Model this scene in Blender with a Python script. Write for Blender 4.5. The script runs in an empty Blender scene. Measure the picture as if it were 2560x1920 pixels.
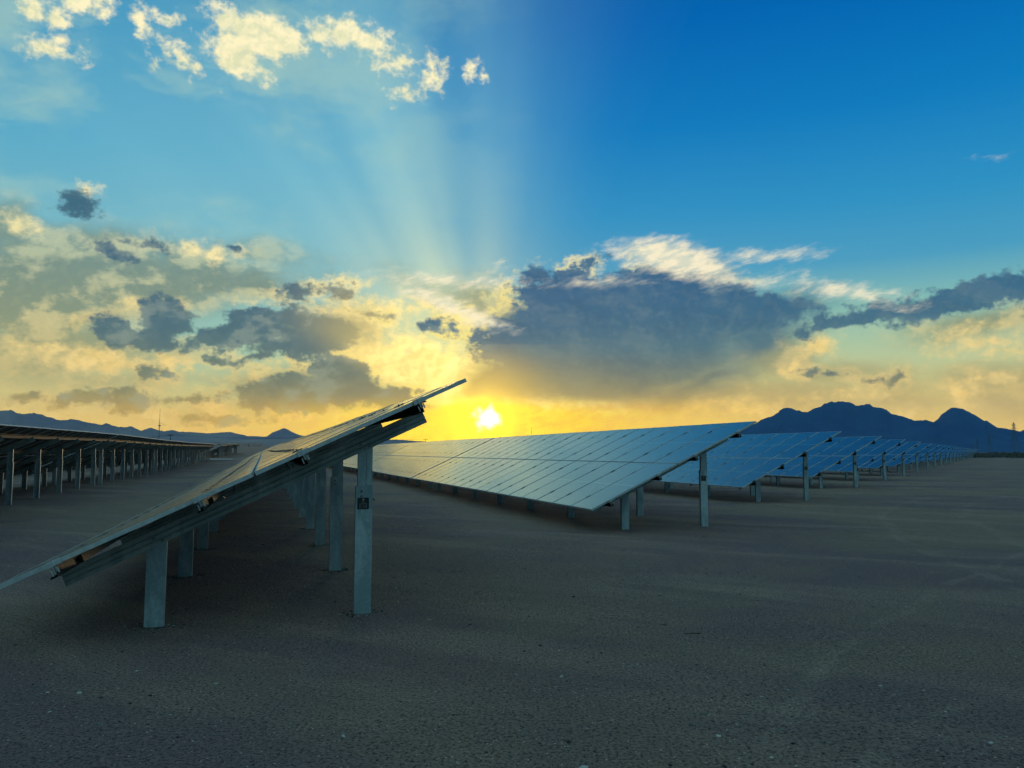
import bpy, math, random
from mathutils import Vector, Matrix, noise as mnoise
R = math.radians
random.seed(7)
C = bpy.context.scene.collection
sc = bpy.context.scene

# ------------------------------------------------------------------ camera
F = 1923.0
CAM_H = 1.519
PITCH = math.atan(170.0 / F)
cam_d = bpy.data.cameras.new('camera'); cam = bpy.data.objects.new('camera', cam_d); C.objects.link(cam)
cam.location = (0, 0, CAM_H); cam.rotation_euler = (math.pi / 2 + PITCH, 0, 0)
cam_d.sensor_width = 36; cam_d.lens = F / 2560 * 36; cam_d.clip_start = .05; cam_d.clip_end = 40000
sc.camera = cam
sc.view_settings.view_transform = 'Standard'; sc.view_settings.look = 'None'
sc.view_settings.exposure = 0; sc.view_settings.gamma = 1
sc.cycles.max_bounces = 4; sc.cycles.diffuse_bounces = 1; sc.cycles.glossy_bounces = 2
sc.cycles.use_adaptive_sampling = True; sc.cycles.adaptive_threshold = .02; sc.cycles.adaptive_min_samples = 12
sc.cycles.volume_bounces = 0; sc.cycles.use_denoising = True


def azel(px, py):
    x = (px - 1280) / F; y = (960 - py) / F
    X = x; Y = math.cos(PITCH) - y * math.sin(PITCH); Z = math.sin(PITCH) + y * math.cos(PITCH)
    return math.degrees(math.atan2(X, Y)), math.degrees(math.atan2(Z, math.hypot(X, Y)))


def lin(c):
    o = []
    for v in c:
        v /= 255.0
        o.append(v / 12.92 if v <= .04045 else ((v + .055) / 1.055) ** 2.4)
    return tuple(o) + (1.0,)


# ------------------------------------------------------------------ node helper
class NT:
    dim = '3D'
    def __init__(s, tree): s.t = tree
    def n(s, typ, **kw):
        nd = s.t.nodes.new(typ)
        for k, v in kw.items(): setattr(nd, k, v)
        return nd
    def link(s, a, b): s.t.links.new(a, b)
    def put(s, sock, v):
        if isinstance(v, V): s.link(v.s, sock)
        elif isinstance(v, bpy.types.NodeSocket): s.link(v, sock)
        else: sock.default_value = v
    def m(s, op, a, b=0.0, c=0.0, clamp=False):
        nd = s.n('ShaderNodeMath', operation=op); nd.use_clamp = clamp
        s.put(nd.inputs[0], a); s.put(nd.inputs[1], b); s.put(nd.inputs[2], c)
        return V(s, nd.outputs[0])
    def ss(s, x, a, b, lo=0.0, hi=1.0, kind='SMOOTHSTEP'):
        nd = s.n('ShaderNodeMapRange', interpolation_type=kind)
        s.put(nd.inputs[0], x); s.put(nd.inputs[1], a); s.put(nd.inputs[2], b); s.put(nd.inputs[3], lo); s.put(nd.inputs[4], hi)
        return V(s, nd.outputs[0])
    def mix(s, f, a, b, mode='MIX'):
        nd = s.n('ShaderNodeMix', data_type='RGBA', blend_type=mode)
        s.put(nd.inputs[0], f); s.put(nd.inputs[6], a); s.put(nd.inputs[7], b)
        return V(s, nd.outputs[2])
    def ramp(s, f, stops, interp='LINEAR'):
        nd = s.n('ShaderNodeValToRGB'); cr = nd.color_ramp; cr.interpolation = interp
        while len(cr.elements) < len(stops): cr.elements.new(.5)
        for e, (p, c) in zip(cr.elements, stops):
            e.position = p; e.color = c
        s.put(nd.inputs[0], f)
        return V(s, nd.outputs[0])
    def comb(s, x, y, z=0.0):
        nd = s.n('ShaderNodeCombineXYZ'); s.put(nd.inputs[0], x); s.put(nd.inputs[1], y); s.put(nd.inputs[2], z)
        return V(s, nd.outputs[0])
    def sep(s, v):
        nd = s.n('ShaderNodeSeparateXYZ'); s.put(nd.inputs[0], v)
        return [V(s, o) for o in nd.outputs]
    def vm(s, op, a, b=(0, 0, 0)):
        nd = s.n('ShaderNodeVectorMath', operation=op); s.put(nd.inputs[0], a)
        if op != 'SCALE': s.put(nd.inputs[1], b)
        else: s.put(nd.inputs[3], b)
        return V(s, nd.outputs['Value'] if op in ('LENGTH', 'DOT_PRODUCT') else nd.outputs[0])
    def noise(s, v, scale, detail=4, rough=.55, dist=0.0, color=False, dim=None):
        nd = s.n('ShaderNodeTexNoise', noise_dimensions=dim or s.dim)
        s.put(nd.inputs['Vector'], v)
        nd.inputs['Scale'].default_value = scale; nd.inputs['Detail'].default_value = detail
        nd.inputs['Roughness'].default_value = rough; nd.inputs['Distortion'].default_value = dist
        return V(s, nd.outputs['Color' if color else 0])
    def mapping(s, v, loc, rot, scale, typ='TEXTURE'):
        nd = s.n('ShaderNodeMapping', vector_type=typ); s.put(nd.inputs[0], v)
        nd.inputs[1].default_value = loc; nd.inputs[2].default_value = rot; nd.inputs[3].default_value = scale
        return V(s, nd.outputs[0])


class V:
    def __init__(s, nt, sock): s.nt = nt; s.s = sock
    def __add__(s, o): return s.nt.m('ADD', s, o)
    def __radd__(s, o): return s.nt.m('ADD', o, s)
    def __sub__(s, o): return s.nt.m('SUBTRACT', s, o)
    def __rsub__(s, o): return s.nt.m('SUBTRACT', o, s)
    def __mul__(s, o): return s.nt.m('MULTIPLY', s, o)
    def __rmul__(s, o): return s.nt.m('MULTIPLY', o, s)
    def __truediv__(s, o): return s.nt.m('DIVIDE', s, o)


# ------------------------------------------------------------------ world
SUN_AZ, SUN_EL = azel(1218, 1045)
HAZE_D = 9e-5; HAZE_GLOW = (.035, .09, .22)
world = bpy.data.worlds.new('World'); sc.world = world; world.use_nodes = True
wt = world.node_tree; wt.nodes.clear(); W = NT(wt); W.dim = '2D'; WORLD_NT = W
tc = W.n('ShaderNodeTexCoord')
dirv = W.vm('NORMALIZE', tc.outputs['Generated'])
dx, dy, dz = W.sep(dirv)
az = W.m('ARCTAN2', dx, dy) * 57.29578
el = W.m('ARCSINE', dz) * 57.29578
P = W.comb(az, el, 1.0)
# warps (cloud shapes)
Pn = W.vm('MULTIPLY', P, (.6, 1.0, 1.0))
w1 = W.vm('SUBTRACT', W.noise(Pn, .52, 6, .66, color=True), (.5, .5, .5))
Pc = W.vm('ADD', P, W.vm('MULTIPLY', w1, (2.5, 1.7, 0)))
w2 = W.vm('SUBTRACT', W.noise(W.vm('MULTIPLY', P, (.35, 1.0, 1.0)), .22, 4, .6, color=True), (.5, .5, .5))
Psoft = W.vm('ADD', P, W.vm('MULTIPLY', w2, (5.0, 3.0, 0)))
# streaky cirrus coordinates
Pst = W.mapping(P, (0, 0, 0), (0, 0, R(12)), (2.4, .8, 1))
w3 = W.vm('SUBTRACT', W.noise(Pst, .9, 5, .62, 0, color=True), (.5, .5, .5))
Pw = W.vm('ADD', P, W.vm('MULTIPLY', w3, (2.6, .9, 0)))
puff = W.noise(W.vm('MULTIPLY', P, (.8, 1.0, 1.0)), 1.15, 7, .61)       # fine puffy detail
puff2 = W.noise(W.vm('MULTIPLY', P, (.6, 1.0, 1.0)), .38, 5, .6)


def field(coord_in, blobs, tile):
    gt = bpy.data.node_groups.new('cloud_field', 'ShaderNodeTree'); W = NT(gt)
    gt.interface.new_socket('Vector', in_out='INPUT', socket_type='NodeSocketVector')
    gt.interface.new_socket('Value', in_out='OUTPUT', socket_type='NodeSocketFloat')
    gi = W.n('NodeGroupInput'); coord = V(W, gi.outputs[0])
    acc = None; cc = coord; cnt = 0
    for b in blobs:
        px, py, rx, ry = b[:4]; rot = b[4] if len(b) > 4 else 0; wgt = b[5] if len(b) > 5 else 1.0
        a0, e0 = azel(px, py)
        a1, _ = azel(px + rx, py); a2, _ = azel(px - rx, py)
        _, e1 = azel(px, py - ry); _, e2 = azel(px, py + ry)
        ra = abs(a1 - a2) / 2; re = abs(e1 - e2) / 2
        c_, s_ = math.cos(R(rot)), math.sin(R(rot)); best = -99
        A0, A1, E0, E1 = tile
        for i in range(15):                       # is this cloud near this part of the sky at all?
            for j in range(15):
                da = max(-60, A0) - 3 + (min(60, A1) - max(-60, A0) + 6) * i / 14 - a0; de = E0 - 2 + (E1 - E0 + 4) * j / 14 - e0
                u = (da * c_ + de * s_) / ra; v_ = (-da * s_ + de * c_) / re
                best = max(best, min(ra, re) * wgt * (1 - math.hypot(u, v_)))
        if best < -2.4 and not (A0 <= a0 <= A1 and E0 <= e0 <= E1): continue
        if acc is not None and cnt % 5 == 0:      # keeps the evaluation sequential so the shader stack stays small
            nd = W.n('ShaderNodeVectorMath', operation='MULTIPLY_ADD'); W.put(nd.inputs[0], acc); nd.inputs[1].default_value = (1e-7,) * 3; W.put(nd.inputs[2], coord)
            cc = V(W, nd.outputs[0])
        cnt += 1
        if rot == 0:
            nd = W.n('ShaderNodeVectorMath', operation='MULTIPLY_ADD'); W.put(nd.inputs[0], cc)
            nd.inputs[1].default_value = (1 / ra, 1 / re, 0); nd.inputs[2].default_value = (-a0 / ra, -e0 / re, 0); q = V(W, nd.outputs[0])
        else:
            q = W.comb(W.vm('DOT_PRODUCT', cc, (c_ / ra, s_ / ra, -(a0 * c_ + e0 * s_) / ra)), W.vm('DOT_PRODUCT', cc, (-s_ / re, c_ / re, (a0 * s_ - e0 * c_) / re)))
        f = W.m('MULTIPLY_ADD', W.vm('LENGTH', q), -min(ra, re) * wgt, min(ra, re) * wgt)
        acc = f if acc is None else W.m('SMOOTH_MAX', acc, f, .35)
    if acc is None:
        bpy.data.node_groups.remove(gt); return None
    go = W.n('NodeGroupOutput'); W.put(go.inputs[0], acc)
    nd = WORLD_NT.n('ShaderNodeGroup'); nd.node_tree = gt; WORLD_NT.put(nd.inputs[0], coord_in)
    return V(WORLD_NT, nd.outputs[0])


DARK = [(1600, 790, 340, 95), (1480, 860, 330, 90), (1420, 735, 150, 50), (1640, 712, 150, 50), (1850, 775, 170, 52, -6),
        (1400, 690, 76, 22, 4), (1345, 688, 36, 26), (1462, 662, 58, 12, 10), (1255, 860, 60, 16, 28), (1290, 880, 60, 30, 20),
        (2190, 784, 200, 30, 10), (2400, 748, 230, 40, 13), (2545, 722, 110, 44, 8), (2512, 696, 34, 24), (2060, 818, 90, 20, 8),
        (418, 785, 76, 52, -18), (300, 832, 80, 46, -16), (380, 850, 60, 40, -10), (560, 845, 120, 34, 14), (650, 812, 120, 46, 6), (780, 825, 120, 56, -12), (720, 862, 120, 34, -2),
        (560, 905, 66, 14, -4), (640, 890, 60, 12, 14), (200, 512, 68, 36, -6), (285, 628, 64, 24, -12), (380, 612, 38, 20, -34), (320, 604, 44, 12, 0),
        (845, 728, 52, 22, -8), (742, 732, 50, 20, 8), (1085, 818, 42, 18), (1134, 816, 20, 15), (940, 790, 44, 10, -8), (405, 937, 50, 14), (360, 935, 20, 16),
        (760, 985, 210, 50, 2), (850, 935, 100, 48, -20), (960, 990, 140, 36, -14), (195, 996, 86, 26, 4), (312, 1000, 90, 32), (470, 1002, 80, 14), (540, 1052, 120, 15, 3), (60, 990, 60, 18),
        (2175, 948, 30, 7, 6), (2060, 938, 60, 10, -2), (2232, 948, 30, 11, 30), (2360, 745, 26, 8, 20), (2160, 790, 50, 16, 4), (585, 628, 14, 8, -30)]
DARK += [(1960, 775, 90, 34, -4)]
RAIN = [(1600, 820, 400, 110), (1520, 920, 380, 88), (1300, 955, 190, 66), (1860, 800, 190, 66, -6), (1700, 900, 250, 80, 6), (1215, 960, 90, 52, 30), (780, 985, 230, 48), (820, 820, 130, 50, -10), (1700, 690, 110, 60), (1900, 850, 130, 60, 24), (1960, 770, 130, 44), (1750, 960, 160, 44, 14), (1420, 960, 330, 52), (1290, 985, 180, 34)]
SOFT = [(330, 720, 260, 70), (600, 700, 130, 40), (60, 860, 160, 70), (250, 960, 240, 30), (60, 740, 240, 130), (260, 690, 240, 105, -5), (130, 620, 190, 55, 10), (470, 690, 160, 55), (150, 850, 300, 70, -6), (110, 915, 260, 44), (30, 560, 90, 60, -10),
        (2460, 810, 190, 42, 8), (2500, 975, 170, 62), (2100, 955, 230, 34), (2010, 1000, 280, 46), (2230, 1002, 170, 34), (1250, 770, 110, 60, -30), (1180, 730, 140, 20, -6),
        (1950, 900, 120, 60, 30), (620, 650, 120, 25, 0, .6), (1900, 1000, 240, 24, 0), (1180, 735, 130, 18, -10), (520, 1030, 130, 14)]
BRIGHT = [(225, 480, 30, 18, -30), (1000, 868, 50, 40), (930, 870, 80, 40, -10), (1060, 890, 50, 50), (1180, 900, 26, 70, -30), (330, 760, 24, 10), (275, 790, 30, 12, 10), (620, 950, 70, 16, 10), (125, 122, 84, 26, 4), (150, 100, 26, 18), (75, 25, 28, 28), (140, 40, 36, 40, -40), (225, 0, 62, 42), (352, 58, 24, 44, 30), (412, 48, 32, 20),
          (620, 60, 110, 42, -6), (640, 110, 110, 50, 6), (590, 150, 92, 38, -18), (700, 90, 58, 46, -10), (455, 145, 66, 20, -32), (378, 152, 14, 12),
          (868, 92, 112, 34, 2), (850, 66, 70, 22, 8), (930, 100, 50, 26, -34), (1000, 158, 70, 17, 6), (1082, 178, 22, 52, 12), (1022, 238, 40, 12, -6), (1060, 225, 36, 12, 30), (1180, 180, 22, 22, 40), (1210, 182, 14, 20),
          (480, 618, 38, 28), (540, 640, 26, 28), (900, 800, 110, 46, -12), (960, 770, 130, 30, -10), (880, 860, 130, 52, -10), (950, 900, 130, 60, -20), (1110, 935, 60, 90, -30),
          (1160, 795, 110, 32, -24), (1075, 760, 70, 20, -20), (870, 698, 30, 12), (908, 708, 22, 14), (790, 715, 24, 14), (1250, 838, 70, 20, 24),
          (250, 905, 160, 34, -6), (120, 880, 110, 22, 0), (430, 905, 40, 30), (482, 908, 18, 14), (340, 845, 40, 26), (250, 800, 60, 18, 10), (445, 760, 40, 14), (60, 560, 50, 30),
          (120, 1000, 90, 20), (380, 1035, 80, 14), (560, 968, 50, 12, 6), (650, 952, 44, 14, 14), (100, 1040, 100, 14), (240, 1020, 120, 12), (520, 1010, 60, 20),
          (1500, 1008, 150, 18, 2), (1660, 1014, 150, 16), (1860, 1030, 90, 14), (1780, 1010, 100, 10), (1330, 1000, 60, 20),
          (2390, 985, 40, 46, 20), (2450, 952, 70, 14, 8), (2460, 860, 120, 18, 4), (2400, 842, 90, 14, 14), (2520, 880, 80, 12, -6), (2040, 868, 52, 36), (1990, 920, 60, 18, 20), (2170, 942, 44, 10, 8), (2260, 938, 26, 12, 20),
          (2140, 982, 90, 9, 4), (2255, 1040, 50, 16), (2100, 1035, 60, 14, -10)]
WISP = [(1640, 630, 120, 40, -4), (1740, 662, 120, 34, -24), (1880, 640, 120, 14, -4), (1690, 650, 140, 44, -12), (1980, 630, 40, 8), (2120, 728, 120, 20, -10), (2190, 750, 80, 14, -18), (1900, 704, 66, 12, 6),
        (1090, 700, 130, 14, -3), (1210, 704, 80, 13, 0), (2005, 694, 10, 9), (1252, 668, 14, 8), (2480, 392, 12, 4), (1120, 762, 120, 24, -22), (1200, 798, 70, 22, -18), (1060, 740, 60, 18, -20), (1500, 705, 80, 10, 0)]

streak = W.noise(Pst, 1.5, 5, .65)

# angular distance to the sun and its bearing
saz, sel = SUN_AZ, SUN_EL
dA = az - saz; dE = el - sel
rs = W.m('SQRT', dA * dA + dE * dE)                       # degrees
rh = W.m('SQRT', dA * dA * .12 + dE * dE)                  # wide along the horizon
phi_s = W.m('ARCTAN2', dA, dE) * 57.29578                  # 0 = straight up, + = right
Ls = W.m('DIVIDE', -.40, W.m('MAXIMUM', rs, .5))
Poff = W.vm('ADD', P, W.comb(dA * Ls, dE * Ls, 0.0))
relief = puff - W.noise(W.vm('MULTIPLY', Poff, (.8, 1.0, 1.0)), 1.15, 5, .62)
relief2 = puff2 - W.noise(W.vm('MULTIPLY', W.vm('ADD', P, W.comb(dA * Ls * 3.4, dE * Ls * 3.4, 0.0)), (.6, 1.0, 1.0)), .38, 5, .6)
warm = W.m('POWER', 2.718, rh * -.34)                      # 1 near sun band
e01 = W.m('DIVIDE', W.m('MAXIMUM', el, 0), 90.0, clamp=True)


def er(stops): return [(e / 90.0, lin(c)) for e, c in stops]


skyL = W.ramp(e01, er([(0, (240, 192, 100)), (2.2, (230, 196, 112)), (4.5, (190, 194, 138)), (7, (150, 190, 162)), (9.5, (130, 184, 176)), (13, (116, 180, 194)), (20, (84, 166, 198)), (28, (62, 148, 190)), (34, (58, 136, 174)), (50, (40, 96, 134)), (90, (44, 86, 118))]))
skyR = W.ramp(e01, er([(0, (232, 196, 112)), (2.2, (230, 200, 122)), (4.5, (200, 196, 138)), (7.5, (164, 195, 165)), (10, (128, 184, 178)), (13, (72, 156, 192)), (17, (44, 144, 194)), (23, (12, 122, 188)), (30, (0, 100, 176)), (40, (0, 80, 148)), (60, (16, 66, 108)), (90, (40, 80, 112))]))
skyB = W.ramp(e01, er([(0, (34, 66, 80)), (10, (58, 100, 114)), (20, (92, 144, 160)), (34, (144, 200, 212)), (50, (144, 198, 210)), (70, (100, 146, 166)), (90, (66, 100, 126))]))
side = W.ss(az, -16.0, 8.0)
base = W.mix(side, skyL, skyR)
# crepuscular beams: the air lit between clouds, radiating from the sun
n1 = W.noise(W.comb(phi_s * .07, rs * .02, 0.0), 1.0, 2, .5)
g_ = lambda v: (v, v, v, 1)
fan = W.ramp(W.ss(phi_s, -90.0, 30.0, kind='LINEAR'), [((p + 90) / 120.0, g_(v)) for p, v in ((-84, .14), (-74, .34), (-66, .20), (-57, .72), (-48, .38), (-39, .80), (-30, .74), (-20, .98), (-13, .66), (-7.5, .10), (-2, .42), (4, .36), (11, .18), (20, .06), (29, 0))], 'B_SPLINE')
fan = W.sep(fan)[0] * W.ss(n1, .1, .7, .55, 1.25)
beam = fan * W.ss(rs, 3.0, 11.0) * W.ss(rs, 48.0, 12.0)
base = W.mix(W.m('MULTIPLY', beam, .66, clamp=True), base, W.mix(W.ss(rs, 22.0, 8.0), lin((146, 204, 214)), lin((206, 222, 190))))
# warm haze near the sun and the horizon
base = W.mix(W.m('MULTIPLY', warm, 1.05, clamp=True), base, lin((255, 212, 62)))
# high thin veil upper-left
veil = W.ss(W.noise(W.vm('MULTIPLY', Psoft, (.5, 1.0, 1.0)), .13, 5, .6), .42, .68) * W.ss(az, 6.0, -22.0) * W.ss(el, 8.0, 22.0)
base = W.mix(veil * .62, base, lin((170, 205, 190)))

colS = W.ramp(e01, er([(0, (236, 184, 96)), (3.5, (200, 168, 104)), (5.5, (156, 154, 112)), (8, (138, 146, 118)), (12, (120, 140, 128)), (16, (124, 154, 146)), (22, (150, 180, 170))]))
colS = W.mix(W.ss(relief2, -.06, .16) * .62 + W.ss(relief, .02, .12) * .05, colS, W.ramp(e01, er([(0, (250, 206, 112)), (5, (238, 204, 126)), (9, (226, 210, 150)), (13, (205, 210, 168)), (18, (224, 222, 184))])))
colB = W.ramp(e01, er([(0, (255, 208, 108)), (4, (252, 210, 116)), (8, (254, 224, 138)), (13, (252, 234, 172)), (20, (253, 240, 190)), (35, (255, 247, 206))]))
colB = W.mix(W.ss(rs, 15.0, 5.0) * .7, colB, (1.12, .95, .42, 1))
colB = W.mix(W.ss(W.m('ABSOLUTE', dA), 9.0, 27.0) * W.ss(el, 13.0, 7.0) * .6, colB, lin((226, 206, 150)))
shade = W.m('MULTIPLY', W.ss(relief, .08, -.10) * .34 + W.ss(relief2, .05, -.12) * .36, 1.0, clamp=True)
colB = W.mix(shade, colB, W.ramp(e01, er([(0, (222, 176, 96)), (8, (216, 196, 128)), (16, (196, 206, 166)), (30, (214, 220, 180))])))
colD = W.ramp(e01, er([(0, (206, 170, 84)), (2.8, (206, 164, 86)), (3.6, (162, 148, 104)), (5.2, (116, 126, 114)), (7.5, (80, 116, 130)), (10, (62, 106, 134)), (12.5, (54, 100, 136)), (16, (60, 108, 136)), (22, (72, 112, 126))]))
colD = W.mix(W.ss(az, -3.0, -14.0) * .6, colD, W.ramp(e01, er([(0, (200, 176, 104)), (3, (168, 156, 106)), (5, (122, 132, 110)), (8, (88, 114, 116)), (14, (66, 102, 118))])))
colD = W.mix(W.ss(relief2, .0, .16) * W.ss(az, 2.0, -8.0, .07, .30) + W.ss(relief, .0, .12) * .05, colD, lin((168, 178, 158)))
colS = W.mix(W.ss(W.m('ABSOLUTE', dA), 9.0, 27.0) * W.ss(el, 9.0, 5.0) * .5, colS, lin((178, 174, 134)))
colD = W.mix(W.ss(relief2, .0, -.15) * .14, colD, lin((44, 80, 108)))
colD = W.mix(W.ss(rs, 6.5, 1.0) * .5, colD, lin((226, 176, 66)))
colD = W.mix(W.ss(rs, 14.0, 5.0) * W.ss(el, 9.0, 5.0) * .30, colD, lin((160, 152, 108)))
# beams crossing the darker clouds left of the sun
colD = W.mix(W.ss(phi_s, -72.0, -60.0) * W.ss(phi_s, -38.0, -50.0) * W.ss(rs, 19.0, 7.0) * .75, colD, lin((222, 200, 118)))

colW = W.mix(W.ss(streak, .62, .38) * .5, lin((250, 238, 204)), lin((180, 200, 190)))
rimcol = W.mix(W.ss(rs, 16.0, 4.0), colB, lin((255, 232, 130)))
band = W.ss(el, 4.3, 2.7) * W.m('POWER', 2.718, W.m('ABSOLUTE', dA) * -.115)
bandcol = W.mix(W.m('ADD', W.ss(streak, .36, .62) * .5, W.ss(puff, .36, .62) * .35 + W.ss(rs, 13.0, 2.0) * .4, clamp=True), lin((250, 176, 62)), lin((255, 228, 36)))
glow = W.m('POWER', 2.718, rs * -.62)
core = W.ss(W.m('SQRT', dA * dA * .8 + dE * dE * 1.1) + (W.noise(P, 1.1, 3, .5) - .5) * 1.3, 1.12, .10)
rimsun = W.ss(puff2, .44, .58) * W.ss(rs, 34.0, 8.0) * .85
back = W.ss(W.m('ABSOLUTE', az), 40.0, 66.0)
ns = W.n('ShaderNodeTexSky', sky_type='NISHITA'); ns.sun_disc = False
ns.sun_elevation = R(SUN_EL); ns.sun_rotation = R(SUN_AZ); ns.air_density = 1.2; ns.dust_density = 1.5
nish = W.mix(1.0, ns.outputs[0], (.002, .002, .002, 1), 'MULTIPLY')


air = W.m('MINIMUM', 5750.0, W.m('DIVIDE', 378.0, W.m('MAXIMUM', dz, .001)))       # metres of haze on the way to the open sky
trans = W.m('POWER', 2.718, air * -HAZE_D)
lost = 1.0 - trans
gain = W.m('DIVIDE', 1.0, trans)


def background(col):
    col = W.mix(1.0, col, nish, 'ADD')
    col = W.vm('MAXIMUM', W.vm('SUBTRACT', col, W.vm('SCALE', HAZE_GLOW, lost)), (0.0, 0.0, 0.0))
    col = W.vm('SCALE', col, gain)
    col = W.mix(W.ss(el, -.2, -3.0), col, (.05, .06, .06, 1))
    bg = W.n('ShaderNodeBackground'); W.put(bg.inputs[0], col); bg.inputs[1].default_value = 1.0
    return bg.outputs[0]


bl0 = W.ss(el, 24.0, 15.0, -.26, -.40); bl1 = W.ss(el, 24.0, 15.0, .55, .85)


breakglow = W.ss(rs, 15.0, 2.0) * W.ss(phi_s, 30.0, -10.0)


def cloudy(tile):
    col = base
    f = field(Psoft, SOFT, tile)
    if f: col = W.mix(W.ss(f + (puff2 - .5) * 1.8, -.9, 1.0) * .90, col, colS)
    f = field(Pc, BRIGHT, tile)
    if f: col = W.mix(W.ss(f + (puff - .5) * 1.7, bl0, bl1), col, colB)
    col = W.mix(breakglow, col, W.mix(1.0, col, (.34, .24, .02, 1), 'ADD'))
    f = field(Psoft, RAIN, tile); rain = 0.0
    if f:
        rain = W.ss(f + (puff2 - .5) * 1.2, -.6, 1.3)
        col = W.mix(rain * .96, col, colD)
    f = field(Pc, DARK, tile)
    if f:
        fD = f + .06 + (puff - .5) * 1.5
        col = W.mix(W.ss(fD, -.55, .05) * W.ss(fD, .45, .05) * rimsun * (1.0 - rain), col, rimcol)
        col = W.mix(W.ss(fD, -.06, .42) * .98, col, colD)
    f = field(Pw, WISP, tile)
    if f: col = W.mix(W.ss(f + (streak - .5) * 1.2, -.35, .9) * .95, col, colW)
    if tile[2] < 5:                                 # low golden band and the veiled sun itself
        col = W.mix(band * .9, col, bandcol)
        col = W.mix(1.0, col, W.mix(W.m('MULTIPLY', glow, 1.0, clamp=True), (0, 0, 0, 1), (1.5, 1.0, .05, 1)), 'ADD')
        col = W.mix(core, col, (3.2, 2.9, 1.7, 1))
    return background(W.mix(back, col, skyB))


def choose(v, lim, lo, hi_):                        # picks one whole part of the sky, so only that part is worked out
    nd = W.n('ShaderNodeMixShader'); W.put(nd.inputs[0], W.m('GREATER_THAN', v, lim)); W.link(lo, nd.inputs[1]); W.link(hi_, nd.inputs[2])
    return nd.outputs[0]


AZT = [-70, -24, -12, -1, 10, 22, 70]; ELT = [-5, 8, 16.5, 48]
cols_ = []
for A0, A1 in zip(AZT, AZT[1:]):
    rows_ = [cloudy((A0, A1, E0, E1)) for E0, E1 in zip(ELT, ELT[1:])]
    cols_.append(choose(el, ELT[1], rows_[0], choose(el, ELT[2], rows_[1], rows_[2])))
sky_front = choose(az, AZT[3], choose(az, AZT[1], cols_[0], choose(az, AZT[2], cols_[1], cols_[2])), choose(az, AZT[4], cols_[3], choose(az, AZT[5], cols_[4], cols_[5])))
sky_high = background(W.mix(back, base, skyB))
sky_back = background(skyB)
sky_all = choose(W.m('ABSOLUTE', az), 66.0, choose(el, 48.0, sky_front, sky_high), sky_back)
wo = W.n('ShaderNodeOutputWorld'); W.link(sky_all, wo.inputs[0])
world.cycles.sampling_method = 'MANUAL'; world.cycles.sample_map_resolution = 1024

sl = bpy.data.lights.new('sun', 'SUN'); sl.energy = .6; sl.angle = R(10); sl.color = (1.0, .72, .38)
so = bpy.data.objects.new('sun', sl); C.objects.link(so)
sv = Vector((math.sin(R(SUN_AZ)) * math.cos(R(SUN_EL)), math.cos(R(SUN_AZ)) * math.cos(R(SUN_EL)), math.sin(R(SUN_EL))))
so.rotation_euler = sv.to_track_quat('Z', 'Y').to_euler(); so.location = (0, 0, 60)


# ------------------------------------------------------------------ materials
def mat(name):
    m = bpy.data.materials.new(name); m.use_nodes = True
    m.node_tree.nodes.clear(); t = NT(m.node_tree)
    b = t.n('ShaderNodeBsdfPrincipled'); o = t.n('ShaderNodeOutputMaterial'); t.link(b.outputs[0], o.inputs[0])
    return m, t, b


def bump(t, b, h, strength, dist=.01, prev=None):
    n = t.n('ShaderNodeBump'); t.put(n.inputs['Height'], h); n.inputs['Strength'].default_value = strength; n.inputs['Distance'].default_value = dist
    if prev: t.link(prev.outputs[0], n.inputs['Normal'])
    t.link(n.outputs[0], b.inputs['Normal']); return n


def galvanised(name, c1, c2, rough=.48, metallic=.55, streaks=True):
    m, t, b = mat(name)
    tcn = t.n('ShaderNodeTexCoord'); o = tcn.outputs['Object']
    oi = t.n('ShaderNodeObjectInfo')
    off = t.vm('ADD', o, t.vm('SCALE', t.comb(V(t, oi.outputs['Random']), V(t, oi.outputs['Random']) * .7, 0.0), 37.0))
    vor = t.n('ShaderNodeTexVoronoi'); t.put(vor.inputs[0], off); vor.inputs['Scale'].default_value = 45
    sp = t.sep(V(t, vor.outputs['Color']))[0]
    big = t.noise(t.vm('MULTIPLY', off, (1, 1, .30)), 4.5, 6, .62, .6)
    fine = t.noise(off, 60, 3, .6)
    f = t.m('ADD', t.ss(big, .38, .64) * .75, (sp - .5) * .28 + (fine - .5) * .3, clamp=True)
    t.put(b.inputs['Base Color'], t.mix(f, c1, c2))
    t.put(b.inputs['Roughness'], t.m('ADD', rough, (big - .5) * .25, clamp=True))
    b.inputs['Metallic'].default_value = metallic
    bump(t, b, sp * .4 + big, .12, .004)
    return m


M = {}
M['post'] = galvanised('galvanised_post', (.30, .37, .40, 1), (.62, .69, .70, 1), .44, .35)
M['rafter'] = galvanised('galvanised_rafter', (.30, .34, .33, 1), (.54, .57, .54, 1), .44, .4)
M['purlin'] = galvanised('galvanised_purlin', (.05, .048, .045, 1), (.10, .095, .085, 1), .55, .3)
m, t, b = mat('anodised_frame'); tcn = t.n('ShaderNodeTexCoord')
n_ = t.noise(tcn.outputs['Object'], 14, 5, .6)
t.put(b.inputs['Base Color'], t.mix(t.ss(n_, .35, .7), (.40, .42, .43, 1), (.54, .56, .57, 1))); b.inputs['Metallic'].default_value = .15; b.inputs['Specular IOR Level'].default_value = .3
t.put(b.inputs['Roughness'], t.ss(n_, .3, .7, .48, .60)); M['frame'] = m
m, t, b = mat('clamp_metal'); tcn = t.n('ShaderNodeTexCoord')
t.put(b.inputs['Base Color'], t.mix(t.noise(tcn.outputs['Object'], 40, 3), (.05, .05, .055, 1), (.12, .12, .12, 1))); b.inputs['Metallic'].default_value = .5; b.inputs['Roughness'].default_value = .5; M['clamp'] = m
m, t, b = mat('backsheet'); tcn = t.n('ShaderNodeTexCoord')
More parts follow.
